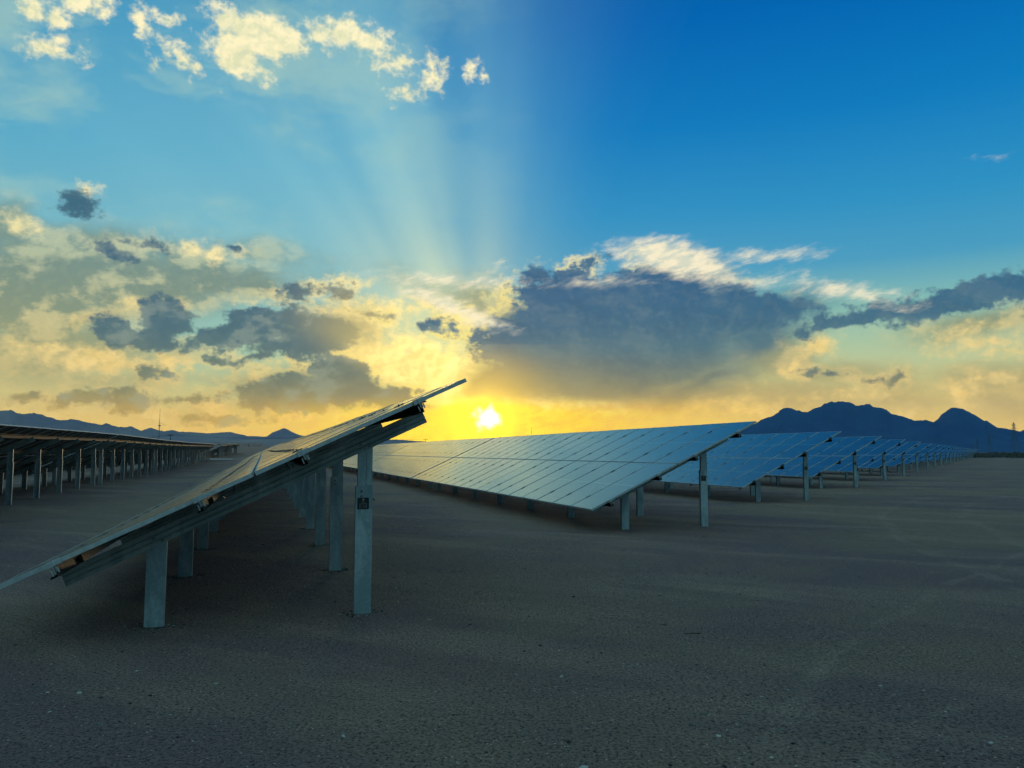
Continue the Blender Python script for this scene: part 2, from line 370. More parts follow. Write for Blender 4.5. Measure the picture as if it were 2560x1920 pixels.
t.put(b.inputs['Base Color'], t.mix(t.noise(tcn.outputs['Object'], 3, 4), (.030, .027, .023, 1), (.05, .045, .038, 1))); b.inputs['Roughness'].default_value = .6; M['back'] = m
m, t, b = mat('bolt_steel'); tcn = t.n('ShaderNodeTexCoord')
t.put(b.inputs['Base Color'], t.mix(t.noise(tcn.outputs['Object'], 90, 3), (.10, .11, .11, 1), (.26, .27, .27, 1))); b.inputs['Metallic'].default_value = .7; b.inputs['Roughness'].default_value = .4; M['bolt'] = m
m, t, b = mat('sign_black'); tcn = t.n('ShaderNodeTexCoord')
t.put(b.inputs['Base Color'], t.mix(t.noise(tcn.outputs['Object'], 25, 4), (.012, .011, .012, 1), (.03, .026, .028, 1))); b.inputs['Roughness'].default_value = .5; M['sign'] = m
m, t, b = mat('sign_print'); tcn = t.n('ShaderNodeTexCoord')
t.put(b.inputs['Base Color'], t.mix(t.noise(tcn.outputs['Object'], 120, 3), (.38, .36, .36, 1), (.62, .60, .60, 1))); b.inputs['Roughness'].default_value = .6; M['print'] = m
m, t, b = mat('cable_rubber'); tcn = t.n('ShaderNodeTexCoord')
t.put(b.inputs['Base Color'], t.mix(t.noise(tcn.outputs['Object'], 20, 3), (.012, .012, .012, 1), (.03, .03, .03, 1))); b.inputs['Roughness'].default_value = .5; M['cable'] = m

# glass over half-cut cells: works both for one module and for a merged sheet (repeat 2.02 x 1.02)
m, t, b = mat('module_glass'); tcn = t.n('ShaderNodeTexCoord')
ox, oy, oz = t.sep(tcn.outputs['Object'])
mx = t.m('WRAP', ox + .001, 2.02, 0.0); my = t.m('WRAP', oy + .001, 1.02, 0.0)
mid = t.m('ABSOLUTE', mx - 1.0)
cx = t.m('PINGPONG', (mx - .04) / .0803, .5)
cy = t.m('PINGPONG', (my - .035) / .155, .5)
lx = t.m('LESS_THAN', cx, .018); ly = t.m('LESS_THAN', cy, .011)
line = t.m('MAXIMUM', lx, ly)
bus = t.m('LESS_THAN', t.m('PINGPONG', (my - .035) / .0172, .5), .035)
cell_n = t.n('ShaderNodeTexWhiteNoise'); t.put(cell_n.inputs[0], t.comb(t.m('FLOOR', (mx - .04) / .0803), t.m('FLOOR', (my - .035) / .155), 0.0))
cellc = t.mix(V(t, cell_n.outputs[0]), (.010, .020, .045, 1), (.014, .028, .060, 1))
c_ = t.mix(bus * .20, cellc, (.07, .09, .12, 1))
c_ = t.mix(line * .5, c_, (.10, .13, .17, 1))
c_ = t.mix(t.m('LESS_THAN', mid, .010), c_, (.26, .29, .31, 1))
dust = t.noise(tcn.outputs['Object'], 1.7, 6, .62, .5)
edge_d = t.m('MULTIPLY', t.ss(mx, .35, .0), .5)
dfac = t.m('ADD', t.ss(dust, .42, .75) * .10, edge_d * .12 + .05, clamp=True)
c_ = t.mix(dfac, c_, (.30, .27, .22, 1))
t.put(b.inputs['Base Color'], c_)
b.inputs['Roughness'].default_value = .30; b.inputs['IOR'].default_value = 1.52
b.inputs['Specular IOR Level'].default_value = .3
b.inputs['Coat Weight'].default_value = 1.0; b.inputs['Coat IOR'].default_value = 1.66; b.inputs['Coat Tint'].default_value = (1.0, .97, .74, 1)
t.put(b.inputs['Coat Roughness'], t.ss(dust, .3, .8, .07, .16))
M['glass'] = m

# ground
m, t, b = mat('desert_gravel'); tcn = t.n('ShaderNodeTexCoord'); o = tcn.outputs['Object']
patch = t.noise(o, .16, 5, .6, .5)
patch2 = t.noise(t.mapping(o, (0, 0, 0), (0, 0, R(-32)), (2.8, .7, 1)), .55, 6, .62, .4)
grain = t.noise(o, 48, 8, .8)
grain2 = t.noise(o, 130, 4, .8)
vor = t.n('ShaderNodeTexVoronoi'); t.put(vor.inputs[0], o); vor.inputs['Scale'].default_value = 62; vor.inputs['Randomness'].default_value = 1
vr, vg, vb = t.sep(V(t, vor.outputs['Color']))
# worn wheel tracks sweeping round the end of the rows
ox, oy, oz = t.sep(o)
wob = (t.noise(o, .30, 2, .5) - .5) * .8 + (t.noise(o, 9.0, 3, .6) - .5) * .10
tr = None
for (X0, Y0, r0, wd) in ((17.5, -6.5, 15.2, .06), (17.5, -6.5, 15.4, .04), (17.5, -6.5, 16.9, .07), (24.0, -9.0, 24.5, .08), (24.0, -9.0, 26.2, .06), (14.5, -14.0, 19.4, .05), (14.5, -14.0, 20.9, .05), (14.5, -14.0, 21.1, .04), (40.0, 3.0, 33.0, .10), (40.0, 3.0, 34.8, .10), (7.6, -3.0, 7.6, .05), (7.6, -3.0, 9.1, .05)):
    q = t.m('ABSOLUTE', t.m('SQRT', (ox - X0) * (ox - X0) + (oy - Y0) * (oy - Y0)) + wob - r0)
    k_ = t.ss(q, wd * 1.5, wd * .6); tr = k_ if tr is None else t.m('MAXIMUM', tr, k_)
tr = tr * t.ss(t.noise(o, 1.3, 4, .65), .38, .66)
c_ = t.mix(t.ss(patch, .42, .58), (.215, .148, .146, 1), (.285, .198, .145, 1))
c_ = t.mix(t.ss(patch2, .46, .70) * .5, c_, (.46, .32, .235, 1))
c_ = t.mix(tr * .24, c_, (.50, .37, .28, 1))
coarse = t.noise(o, 24, 6, .80)
c_ = t.mix(t.ss(coarse, .49, .36) * .62, c_, (.045, .035, .035, 1))
c_ = t.mix(t.ss(coarse, .57, .68) * .30, c_, (.62, .46, .38, 1))
c_ = t.mix(t.ss(grain, .53, .40) * (.86 - tr * .25), c_, (.034, .028, .030, 1))
c_ = t.mix(t.ss(grain2, .56, .70) * .7, c_, (.40, .34, .30, 1))
c_ = t.mix(t.m('GREATER_THAN', vr, .982) * t.m('LESS_THAN', V(t, vor.outputs['Distance']), .30), c_, (.62, .56, .50, 1))
t.put(b.inputs['Base Color'], c_); b.inputs['Roughness'].default_value = .95; b.inputs['Specular IOR Level'].default_value = .15
b1 = bump(t, b, t.noise(t.mapping(o, (0, 0, 0), (0, 0, R(-30)), (3, .8, 1)), 1.3, 5, .6) - tr * .3, .5, .05)
b2_ = bump(t, b, grain + coarse * .7, .8, .016, b1)
M['ground'] = m


def plain(name, c1, c2, rough=.9, scale=.02, detail=6, metallic=0.0):
    m, t, b = mat(name); tcn = t.n('ShaderNodeTexCoord')
    t.put(b.inputs['Base Color'], t.mix(t.ss(t.noise(tcn.outputs['Object'], scale, detail, .6), .35, .65), c1, c2))
    b.inputs['Roughness'].default_value = rough; b.inputs['Metallic'].default_value = metallic; b.inputs['Specular IOR Level'].default_value = .2
    return m


M['rock_right_haze_blue'] = plain('mountain_rock_haze_blue', (.020, .058, .13, 1), (.03, .075, .15, 1), .95, .006)  # blue of the distant haze painted into the rock colour, on top of the volume
M['rock_left'] = plain('far_mountain_rock', (.30, .20, .16, 1), (.42, .29, .20, 1), .95, .004)
M['road'] = plain('pale_road', (.30, .31, .31, 1), (.42, .42, .40, 1), .9, .3)
M['pebble_light'] = plain('pebble_light', (.30, .29, .26, 1), (.55, .53, .48, 1), .8, 9)
M['pebble_mid'] = plain('pebble_mid', (.10, .10, .09, 1), (.20, .19, .17, 1), .85, 9)
M['pebble_dark'] = plain('pebble_dark', (.02, .021, .022, 1), (.05, .05, .05, 1), .85, 9)
M['scrub'] = plain('dry_scrub', (.035, .038, .030, 1), (.07, .068, .05, 1), .95, .4)
M['steel_far'] = plain('lattice_steel', (.10, .11, .12, 1), (.18, .19, .20, 1), .6, .5, 3, .3)
M['wood'] = plain('weathered_wood', (.035, .028, .022, 1), (.07, .055, .042, 1), .9, 3)


# ------------------------------------------------------------------ mesh helper
class MB:
    def __init__(s): s.v = []; s.f = []; s.m = []
    def box(s, x0, x1, y0, y1, z0, z1, mi=0, M4=None):
        k = len(s.v)
        for z in (z0, z1):
            for x, y in ((x0, y0), (x1, y0), (x1, y1), (x0, y1)):
                p = Vector((x, y, z)); s.v.append(M4 @ p if M4 else p)
        for q in ((0, 3, 2, 1), (4, 5, 6, 7), (0, 1, 5, 4), (1, 2, 6, 5), (2, 3, 7, 6), (3, 0, 4, 7)):
            s.f.append([k + i for i in q]); s.m.append(mi)
        return s
    def quad(s, pts, mi=0):
        k = len(s.v); s.v += [Vector(p) for p in pts]; s.f.append(list(range(k, k + len(pts)))); s.m.append(mi); return s
    def tube(s, a, b_, r0, r1=None, n=6, mi=0, cap=True):
        a = Vector(a); b_ = Vector(b_); r1 = r0 if r1 is None else r1
        d = (b_ - a).normalized(); u = d.orthogonal().normalized(); w = d.cross(u)
        k = len(s.v)
        for p, r in ((a, r0), (b_, r1)):
            for i in range(n):
                g = 2 * math.pi * i / n; s.v.append(p + (u * math.cos(g) + w * math.sin(g)) * r)
        for i in range(n):
            j = (i + 1) % n; s.f.append([k + i, k + j, k + n + j, k + n + i]); s.m.append(mi)
        if cap:
            s.f.append([k + n - 1 - i for i in range(n)]); s.m.append(mi); s.f.append([k + n + i for i in range(n)]); s.m.append(mi)
        return s
    def sheet(s, prof, th, A, B, fn, mi=0):
        """thin folded profile: polyline prof (2D) given thickness, extruded from A to B; fn(p2d, t) -> 3D"""
        n = len(prof); off = []
        for i in range(n):
            p = Vector(prof[i]); d = Vector((0, 0))
            if i > 0: d += (p - Vector(prof[i - 1])).normalized()
            if i < n - 1: d += (Vector(prof[i + 1]) - p).normalized()
            d.normalize(); nn = Vector((-d.y, d.x))
            if 0 < i < n - 1:
                e = (Vector(prof[i + 1]) - p).normalized(); cosv = max(.3, abs(nn.dot(Vector((-e.y, e.x))))); nn = nn / cosv
            off.append(p + nn * th)
        loop = [Vector(p) for p in prof] + off[::-1]; k = len(s.v); L = len(loop)
        for t_ in (A, B):
            for p in loop: s.v.append(fn(p, t_))
        for i in range(L):
            j = (i + 1) % L; s.f.append([k + i, k + j, k + L + j, k + L + i]); s.m.append(mi)
        for i in range(n - 1):
            a, b_, c, d = i, i + 1, L - 2 - i, L - 1 - i
            s.f.append([k + a, k + d, k + c, k + b_]); s.m.append(mi)
            s.f.append([k + L + a, k + L + b_, k + L + c, k + L + d]); s.m.append(mi)
        return s
    def mesh(s, name, mats, smooth=False):
        me = bpy.data.meshes.new(name); me.from_pydata([tuple(p) for p in s.v], [], s.f)
        for m_ in mats: me.materials.append(m_)
        me.polygons.foreach_set('material_index', s.m)
        if smooth: me.polygons.foreach_set('use_smooth', [True] * len(s.f))
        me.update(); return me


def ob(name, data, parent=None, loc=(0, 0, 0), rot=(0, 0, 0)):
    o = bpy.data.objects.new(name, data); C.objects.link(o); o.location = loc; o.rotation_euler = rot
    if parent: o.parent = parent
    return o


def tag(o, label=None, cat=None, group=None, kind=None):
    if label: o['label'] = label
    if cat: o['category'] = cat
    if group: o['group'] = group
    if kind: o['kind'] = kind
    return o


def sstep(x, a, b):
    t_ = min(1, max(0, (x - a) / (b - a))); return t_ * t_ * (3 - 2 * t_)


# ------------------------------------------------------------------ layout of the field
PHI = .3122
rx_, ry_ = -math.sin(PHI), math.cos(PHI)      # along the rows
qx_, qy_ = math.cos(PHI), math.sin(PHI)       # across the rows
TILT = .4337; CT, ST = math.cos(TILT), math.sin(TILT)
Z0 = .501; S_FG = 6.806; C_FG = -1.895
ROW_C = 7.74; ROW_S = 6.5; TAB = 18.57; NM = 18


def cs(x, y): return x * qx_ + y * qy_, x * rx_ + y * ry_
def xy(c, s): return c * qx_ + s * rx_, c * qy_ + s * ry_


def ground_z(x, y):
    c, s = cs(x, y); d = math.hypot(x, y)
    w = sstep(c, 5.5, -2.5)
    g = w * (.10 * sstep(s, 20, 36) + .28 * sstep(s, 55, 112) + .0125 * max(0.0, min(s, 4200) - 112))
    if d < 900:
        g += .035 * mnoise.noise(Vector((x * .045, y * .045, 1.3))) * sstep(d, 9, 25)
        g += .012 * mnoise.noise(Vector((x * .5, y * .5, 4.3))) * sstep(d, 1, 3)
        # shallow wheel ruts sweeping round the row end
        for rr in (15.2, 16.9):
            k = math.hypot(x - 17.5, y + 6.5) - rr
            g -= .018 * math.exp(-(k / .16) ** 2) * (1 if x > -2 else 0)
    else:
        g += min(d - 900, 5000) * .0012 * (1 - w) * max(0, mnoise.noise(Vector((x * .0006, y * .0006, 2))) + .3)
    return g


mb = MB(); radii = [.0, .6]
while radii[-1] < 5200: radii.append(radii[-1] * (1.045 if radii[-1] < 60 else 1.06) + .04)
NA = 300
mb.v.append(Vector((0, 0, ground_z(0, .01))))
for rd in radii[1:]:
    for i in range(NA):
        g = 2 * math.pi * i / NA; x, y = rd * math.sin(g), rd * math.cos(g); mb.v.append(Vector((x, y, ground_z(x, y))))
for i in range(NA): mb.f.append([0, 1 + (i + 1) % NA, 1 + i]); mb.m.append(0)
for k in range(len(radii) - 2):
    a = 1 + k * NA; b_ = a + NA
    for i in range(NA):
        j = (i + 1) % NA; mb.f.append([a + i, a + j, b_ + j, b_ + i]); mb.m.append(0)
tag(ob('ground', mb.mesh('ground', [M['ground']], True)), kind='structure')

# loose stones
mb = MB()
def stone(mb, x, y, r, mi):
    z = ground_z(x, y); k = len(mb.v); a0 = random.random() * 6.28; n = 5
    fl = random.uniform(.35, .7); st = random.uniform(1, 1.7); ca, sa = math.cos(a0), math.sin(a0)
    for lv, (rr, zz) in enumerate(((.85, -.2), (1.0, .35), (.55, .85))):
        for i in range(n):
            g = 6.2832 * (i + .5 * lv) / n; q = r * rr * random.uniform(.75, 1.2)
            u, v_ = q * math.cos(g) * st, q * math.sin(g)
            mb.v.append(Vector((x + u * ca - v_ * sa, y + u * sa + v_ * ca, z + zz * r * fl)))
    for lv in range(2):
        for i in range(n):
            j = (i + 1) % n; a = k + lv * n
            mb.f.append([a + i, a + j, a + n + j, a + n + i]); mb.m.append(mi)
    mb.f.append([k + 2 * n + i for i in range(n)]); mb.m.append(mi)
for i in range(24000):
    d = 2.7 + 15 * random.random() ** 1.9; g = R(random.uniform(-37, 37)); x, y = d * math.sin(g), d * math.cos(g)
    if mnoise.noise(Vector((x * .5, y * .5, 9))) < random.uniform(-.55, .35): continue
    rr = random.uniform(.002, .0055) * (1 + (random.random() ** 14) * 2.2)
    stone(mb, x, y, rr, random.choices((0, 1, 2), (1.2, 6, 4))[0])
for k in range(4):
    for cc in (1.032, 2.828):
        for i in range(110):
            g = random.uniform(0, 6.283); rr = .07 + abs(random.gauss(0, .10)); x, y = xy(C_FG + cc + math.cos(g) * rr, S_FG + .70 + k * 2.8333 + math.sin(g) * rr * .8)
            stone(mb, x, y, random.uniform(.004, .013), random.choices((0, 1, 2), (1, 5, 5))[0])
tag(ob('gravel', mb.mesh('gravel', [M['pebble_light'], M['pebble_mid'], M['pebble_dark']])), 'loose small stones scattered over the desert ground in front', 'gravel', kind='stuff')

# ------------------------------------------------------------------ table parts (shared meshes)
def slope(u, w, y): return Vector((u * CT - w * ST, y, Z0 + u * ST + w * CT))

# module, local x up the slope, y along the row, top of the frame at z 0
def module_shape(g, x0, y0, w=1.994, h=.988, frame_mi=None, glass=0, back=1):
    th = .035
    g.quad([(x0 + .012, y0 + .012, -.0015), (x0 + w - .012, y0 + .012, -.0015), (x0 + w - .012, y0 + h - .012, -.0015), (x0 + .012, y0 + h - .012, -.0015)], glass)
    g.quad([(x0 + .012, y0 + .012, -.008), (x0 + .012, y0 + h - .012, -.008), (x0 + w - .012, y0 + h - .012, -.008), (x0 + w - .012, y0 + .012, -.008)], back)
def frame_shape(g, x0, y0, w=1.994, h=.988, mi=0):
    th = .035; e = .015
    g.box(x0, x0 + w, y0, y0 + e, -th, 0, mi); g.box(x0, x0 + w, y0 + h - e, y0 + h, -th, 0, mi)
    g.box(x0, x0 + e, y0 + e, y0 + h - e, -th, -.0004, mi); g.box(x0 + w - e, x0 + w, y0 + e, y0 + h - e, -th, -.0004, mi)

g = MB(); module_shape(g, 0, 0); ME_LAM = g.mesh('laminate', [M['glass'], M['back']])
g = MB(); frame_shape(g, 0, 0); ME_FRAME = g.mesh('frame', [M['frame']])
g = MB(); g.box(-.05, .05, -.034, .002, -.04, .006); g.tube((0, -.01, .006), (0, -.01, .014), .008, n=6); ME_CLAMP = g.mesh('clamp', [M['clamp']])
PUR = (.42, 1.55, 2.44, 3.53)
# module carrying its own frame and clamps, for tables farther off; clamps on the low-y side
def full_module(ps):
    g = MB(); module_shape(g, 0, 0); frame_shape(g, 0, 0, mi=2)
    for u in ps: g.box(u - .05, u + .05, -.034, .002, -.04, .006, 3)
    return g.mesh('solar_module', [M['glass'], M['back'], M['frame'], M['clamp']])
ME_MOD = [full_module((PUR[0], PUR[1])), full_module((PUR[2] - 2.02, PUR[3] - 2.02))]
g = MB()
for i in range(NM):
    for j in range(2): module_shape(g, j * 2.02, i * 1.02); frame_shape(g, j * 2.02, i * 1.02, mi=2)
ME_SHEET = g.mesh('panel_surface', [M['glass'], M['back'], M['frame']])

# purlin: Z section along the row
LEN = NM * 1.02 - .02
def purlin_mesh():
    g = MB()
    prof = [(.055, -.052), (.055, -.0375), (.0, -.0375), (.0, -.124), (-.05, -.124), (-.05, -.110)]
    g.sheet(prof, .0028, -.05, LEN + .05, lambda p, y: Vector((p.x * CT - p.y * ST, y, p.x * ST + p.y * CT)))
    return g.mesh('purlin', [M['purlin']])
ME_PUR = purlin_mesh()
def rafter_mesh():
    g = MB(); yb = 0.0
    prof = [(.048, -.139), (.048, -.1265), (0, -.1265), (0, -.158), (.010, -.163), (.010, -.172), (0, -.177), (0, -.206), (.010, -.211), (.010, -.220), (0, -.225), (0, -.2545), (.052, -.2545), (.052, -.242)]
    g.sheet([(-p[0], p[1]) for p in prof], .003, .26, 3.66, lambda p, u: slope(u, p.y, -p.x))
    return g.mesh('rafter', [M['rafter']])
ME_RAF = rafter_mesh()
def bolt_mesh():
    g = MB(); g.tube((0, -.012, 0), (0, 0, 0), .011, n=6); g.tube((0, -.017, 0), (0, -.012, 0), .006, n=8); return g.mesh('bolt', [M['bolt']])
ME_BOLT = bolt_mesh()
PA, PB, OV = 1.032, 2.828, .678
def post_z(c): return Z0 + c * ST / CT - .2545 / CT
def post_mesh(top, wd=.16, rear=False):
    g = MB(); h = wd / 2
    prof = [(h - .018, .065), (h, .065), (h, 0), (-h, 0), (-h, .065), (-h + .018, .065)]
    g.sheet([(p[0], p[1]) for p in prof], -.004, -.35, top, lambda p, z: Vector((p.x, p.y, z)))
    return g.mesh('post', [M['post']])
ZF = post_z(PA) + .12; ZR = post_z(PB) + .09; ZL = 1.19
ME_PF = post_mesh(ZF); ME_PR = post_mesh(ZL)
def ext_mesh():
    g = MB(); prof = [(.060, .056), (.075, .056), (.075, .006), (-.062, .006), (-.062, .056), (-.046, .056)]
    g.sheet(prof, -.004, ZL - .45, ZR, lambda p, z: Vector((p.x, p.y, z)))
    g.box(.018, .0745, .001, .0055, ZL + .004, ZR - .01)
    return g.mesh('post_extension', [M['post']])
ME_EXT = ext_mesh()
g = MB(); g.box(-.05, .05, -.004, .10, -.127, -.0375); g.box(-.05, .05, .0, .05, -.255, -.127)
# small angle cleat joining purlin to rafter
g = MB(); g.sheet([(0, 0), (0, .11), (.05, .11)], .003, 0, .075, lambda p, t_: Vector((t_ - .035, p.x, p.y))); ME_CLEAT = g.mesh('cleat', [M['purlin']])
# edge clamp with hook at the end of a purlin
g = MB(); g.box(-.05, .05, -.03, .004, -.040, .006); g.box(-.012, .012, -.04, -.03, -.085, .004); g.tube((-.03, -.036, -.06), (-.03, -.036, -.11), .005); g.tube((.02, -.045, -.05), (.02, -.045, -.095), .006)
ME_ECL = g.mesh('end_clamp', [M['frame']])
# sign plate with its print
g = MB(); g.box(-.054, .054, -.0045, -.0005, -.054, .054); ME_SIGN = g.mesh('sign_plate', [M['sign']])
def print_mesh(text):
    g = MB(); y = -.0055
    def r_(x0, x1, z0, z1): g.box(x0, x1, y, y + .001, z0, z1)
    r_(-.008, .008, .028, .033); r_(-.009, .009, .036, .044); r_(-.006, .006, .019, .0215); r_(-.020, .024, .004, .0062); r_(-.043, .045, -.0065, -.0045)
    me = g.mesh('lettering', [M['print']])
    if text:
        cu = bpy.data.curves.new('lettering', 'FONT'); cu.body = text; cu.size = .042; cu.extrude = .0004; cu.align_x = 'CENTER'
        tmp = bpy.data.objects.new('lettering', cu); C.objects.link(tmp)
        bpy.context.view_layer.update()
        tm = bpy.data.meshes.new_from_object(tmp.evaluated_get(bpy.context.evaluated_depsgraph_get()))
        bpy.data.objects.remove(tmp)
        k = len(g.v)
        for v_ in tm.vertices: g.v.append(Vector((v_.co.x, y, v_.co.y - .044)))
        for p in tm.polygons: g.f.append([k + i for i in p.vertices]); g.m.append(0)
        me = g.mesh('lettering', [M['print']])
    return me
ME_TXT = print_mesh('E-14'); ME_TXT0 = print_mesh('')

NPOST = 7
ORD = ['first', 'second', 'third', 'fourth', 'fifth', 'sixth', 'seventh', 'eighth', 'ninth', 'tenth', 'eleventh', 'twelfth', 'thirteenth', 'fourteenth', 'fifteenth', 'sixteenth', 'seventeenth', 'eighteenth', 'nineteenth', 'twentieth',
       'twenty-first', 'twenty-second', 'twenty-third', 'twenty-fourth', 'twenty-fifth', 'twenty-sixth', 'twenty-seventh', 'twenty-eighth']


def table(c0, s0, lod, label, group, sign=None, dz=0.0, first=False):
    ax, ay = xy(c0 + 1.9, s0); bx, by = xy(c0 + 1.9, s0 + LEN)
    za, zb = ground_z(ax, ay) + dz, ground_z(bx, by) + dz
    x, y = xy(c0, s0)
    T_ = ob('solar_table', None, None, (x, y, za))
    T_.rotation_euler = (math.atan2(zb - za, LEN), 0, PHI); T_.rotation_mode = 'XYZ'
    T_.matrix_world = Matrix.Translation((x, y, za)) @ Matrix.Rotation(PHI, 4, 'Z') @ Matrix.Rotation(math.atan2(zb - za, LEN), 4, 'X')
    T_.empty_display_size = .5
    tag(T_, label, 'solar table', group)
    rotm = (0, -TILT, 0)
    if lod <= 2:
        for i in range(NM):
            for j in range(2):
                jit = random.uniform(-.0016, .0016)
                base = slope(j * 2.02, jit, i * 1.02)
                rr = (random.uniform(-.0022, .0022), -TILT + random.uniform(-.0012, .0012), 0)
                if lod == 0:
                    m_ = ob('solar_module', ME_LAM, T_, base, rr)
                    ob('frame', ME_FRAME, m_)
                    for u in (PUR[0], PUR[1]) if j == 0 else (PUR[2] - 2.02, PUR[3] - 2.02):
                        if i > 0: ob('clamp', ME_CLAMP, m_, (u, 0, 0))
                else:
                    ob('solar_module', ME_MOD[j], T_, base, rr)
    else:
        ob('panel_surface', ME_SHEET, T_, slope(0, 0, 0), rotm)
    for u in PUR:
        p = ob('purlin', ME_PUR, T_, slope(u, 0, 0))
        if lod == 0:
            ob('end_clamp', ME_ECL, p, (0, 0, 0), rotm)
    if lod == 0:
        for u, r_ in ((PUR[2] - .10, .007), (PUR[1] + .12, .006)):
            h = MB()
            for k in range(NPOST - 1):
                pp = None
                for i in range(9):
                    f_ = i / 8; q_ = slope(u, -.10 - .10 * 4 * f_ * (1 - f_), OV + (k + f_) * 2.8333)
                    if pp: h.tube(pp, q_, r_, n=5, cap=False)
                    pp = q_
            ob('cable', h.mesh('cable', [M['cable']]), T_)
    for k in range(NPOST):
        s_ = OV + k * 2.8333
        rf = ob('rafter', ME_RAF, T_, (0, s_ - .006, 0))
        if lod == 0 and k < 3:
            for u, w in ((PB / CT - .02, -.19), (PB / CT + .05, -.235), (PA / CT, -.19), (PA / CT + .06, -.235)):
                v_ = slope(u - .254 * ST / CT, w, -.001); ob('bolt', ME_BOLT, rf, v_)
            for u in PUR: ob('cleat', ME_CLEAT, rf, slope(u, -.145, .01), rotm)
        flip = (0, 0, math.pi) if c0 < C_FG - 1 else (0, 0, 0); sh = .075 if c0 < C_FG - 1 else 0
        pf = ob('post', ME_PF, T_, (PA, s_ + sh, 0), flip)
        pr = ob('post', ME_PR, T_, (PB, s_ + sh, 0), flip)
        if lod <= 2: ob('post_extension', ME_EXT, pr)
        else: ob('post_extension', ME_EXT, pr)
        if lod == 0 and k < 3:
            for z in (ZL - .05, ZL - .095): ob('bolt', ME_BOLT, pr, (-.026, 0, z), (0, random.random(), 0))
            if k == 0: ob('bolt', ME_BOLT, pr, (.092, .02, ZL - .13), (0, 0, 0))
        if k == 0 and sign is not None:
            sg = ob('sign_plate', ME_SIGN, T_, (PB - .009, s_, ZL - .165)); ob('lettering', sign, sg)
            if sign is ME_TXT:
                h = MB(); h.box(-.018, .018, -.006, 0, .015, .020); h.box(-.018, -.013, -.006, 0, -.018, .015); h.box(-.0125, .018, -.006, 0, -.018, -.0135)
                ob('tab', h.mesh('tab', [M['post']]), T_, (PB + .045, s_, ZL - .29))
    return T_


# foreground row
names = ['nearest solar table tilted in the foreground, black E-14 plate on its end post']
names += ['%s solar table behind the E-14 table in the foreground row' % w for w in ORD[1:6]]
for i in range(6):
    table(C_FG, S_FG + i * TAB, 0 if i == 0 else (1 if i < 3 else 3), names[i], 'solar tables in the foreground row', ME_TXT if i == 0 else None)
# the long bright row right of the middle
nm1 = ['wide pale solar table right of centre, front end of the bright middle row']
nm1 += ['%s table along the golden reflecting row under the setting sun' % w for w in ORD[1:5]]
for i in range(5):
    table(C_FG + ROW_C, S_FG + ROW_S + .0 + i * TAB, 0 if i == 0 else (1 if i < 3 else 3), nm1[i], 'solar tables in the bright middle row', ME_TXT0 if i == 0 else None, dz=-.035)
# rows to the right
for k in range(2, 25):
    nt_ = 3 if k < 4 else (2 if k < 12 else 1)
    for i in range(nt_):
        if i == 0: lb = 'blue solar table ending the %s row back on the right side, before the mountain' % ORD[k - 2]
        else: lb = '%s table from the track in the %s row back on the right' % (ORD[i], ORD[k - 2])
        lod = 1 if (k <= 4 and i == 0) else 3
        table(C_FG + ROW_C * k, S_FG + ROW_S * k + i * TAB, lod, lb, 'solar tables in the receding right rows', ME_TXT0 if (i == 0 and k < 6) else None)
# left row seen from behind
for i in range(6):
    table(C_FG - ROW_C, .3 + i * TAB, 1 if 0 < i < 4 else 3, '%s table from the camera in the dark left row seen from behind' % ORD[i], 'solar tables in the dark left row')
for i in range(3):
    table(-9.3 + .45 * i, 130 + i * TAB, 3, '%s small distant table beyond the pale road at far left' % ORD[i], 'solar tables beyond the pale road')
# one more row farther left, glimpsed between the posts
for i in range(1, 6):
    table(C_FG - 2 * ROW_C, -6.2 + i * TAB, 3, '%s table of the hidden row glimpsed between the left row posts' % ORD[i - 1], 'solar tables glimpsed behind the left row')

# ------------------------------------------------------------------ cross road
mb = MB(); N = 60
for i in range(N + 1):
    c = -150 + 146 * i / N
    for s_ in (113.2, 118.5):
        x, y = xy(c, s_); mb.v.append(Vector((x, y, ground_z(x, y) + .10)))
for i in range(N): mb.f.append([2 * i, 2 * i + 2, 2 * i + 3, 2 * i + 1]); mb.m.append(0)
tag(ob('road', mb.mesh('road', [M['road']])), kind='structure')

# ------------------------------------------------------------------ mountains
def ridge(name, pts, D, half, material, seed, sub=.05, rough=.10, zbase=-6):
    ae = [azel(*p) for p in pts]; cols = []
    a = ae[0][0]
    while a <= ae[-1][0]:
        for (a0, e0), (a1, e1) in zip(ae, ae[1:]):
            if a0 <= a <= a1:
                f_ = (a - a0) / max(1e-6, a1 - a0); cols.append((a, e0 + (e1 - e0) * f_)); break
        a += sub
    NJ = 26; mb = MB()
    for i, (a, e) in enumerate(cols):
        for j in range(NJ + 1):
            t_ = (j / NJ) * 2 - 1
            d = D + half * t_
            x, y = d * math.sin(R(a)), d * math.cos(R(a))
            crest = CAM_H + D * math.tan(R(e)) / 1.0
            sh = (1 - abs(t_)) ** 1.25
            n = mnoise.fractal(Vector((x / 260 + seed, y / 420, seed)), .9, 2.1, 6)
            rv = abs(mnoise.noise(Vector((x / 130 + seed, y / 500, seed + 3))))
            z = zbase + (crest - zbase) * sh * (1 - (rv * .45 + .12 * n) * min(1, abs(t_) * 3.0) * (1 if t_ else 0))
            if j == NJ // 2: z = crest + (crest - zbase) * rough * .22 * (mnoise.noise(Vector((a * 3.1, seed, 1))) + .6 * mnoise.noise(Vector((a * 8.3, seed, 5))))
            mb.v.append(Vector((x, y, z)))
    for i in range(len(cols) - 1):
        for j in range(NJ):
            a_ = i * (NJ + 1) + j; mb.f.append([a_, a_ + NJ + 1, a_ + NJ + 2, a_ + 1]); mb.m.append(0)
    return tag(ob(name, mb.mesh(name, [material], False)), kind='structure')


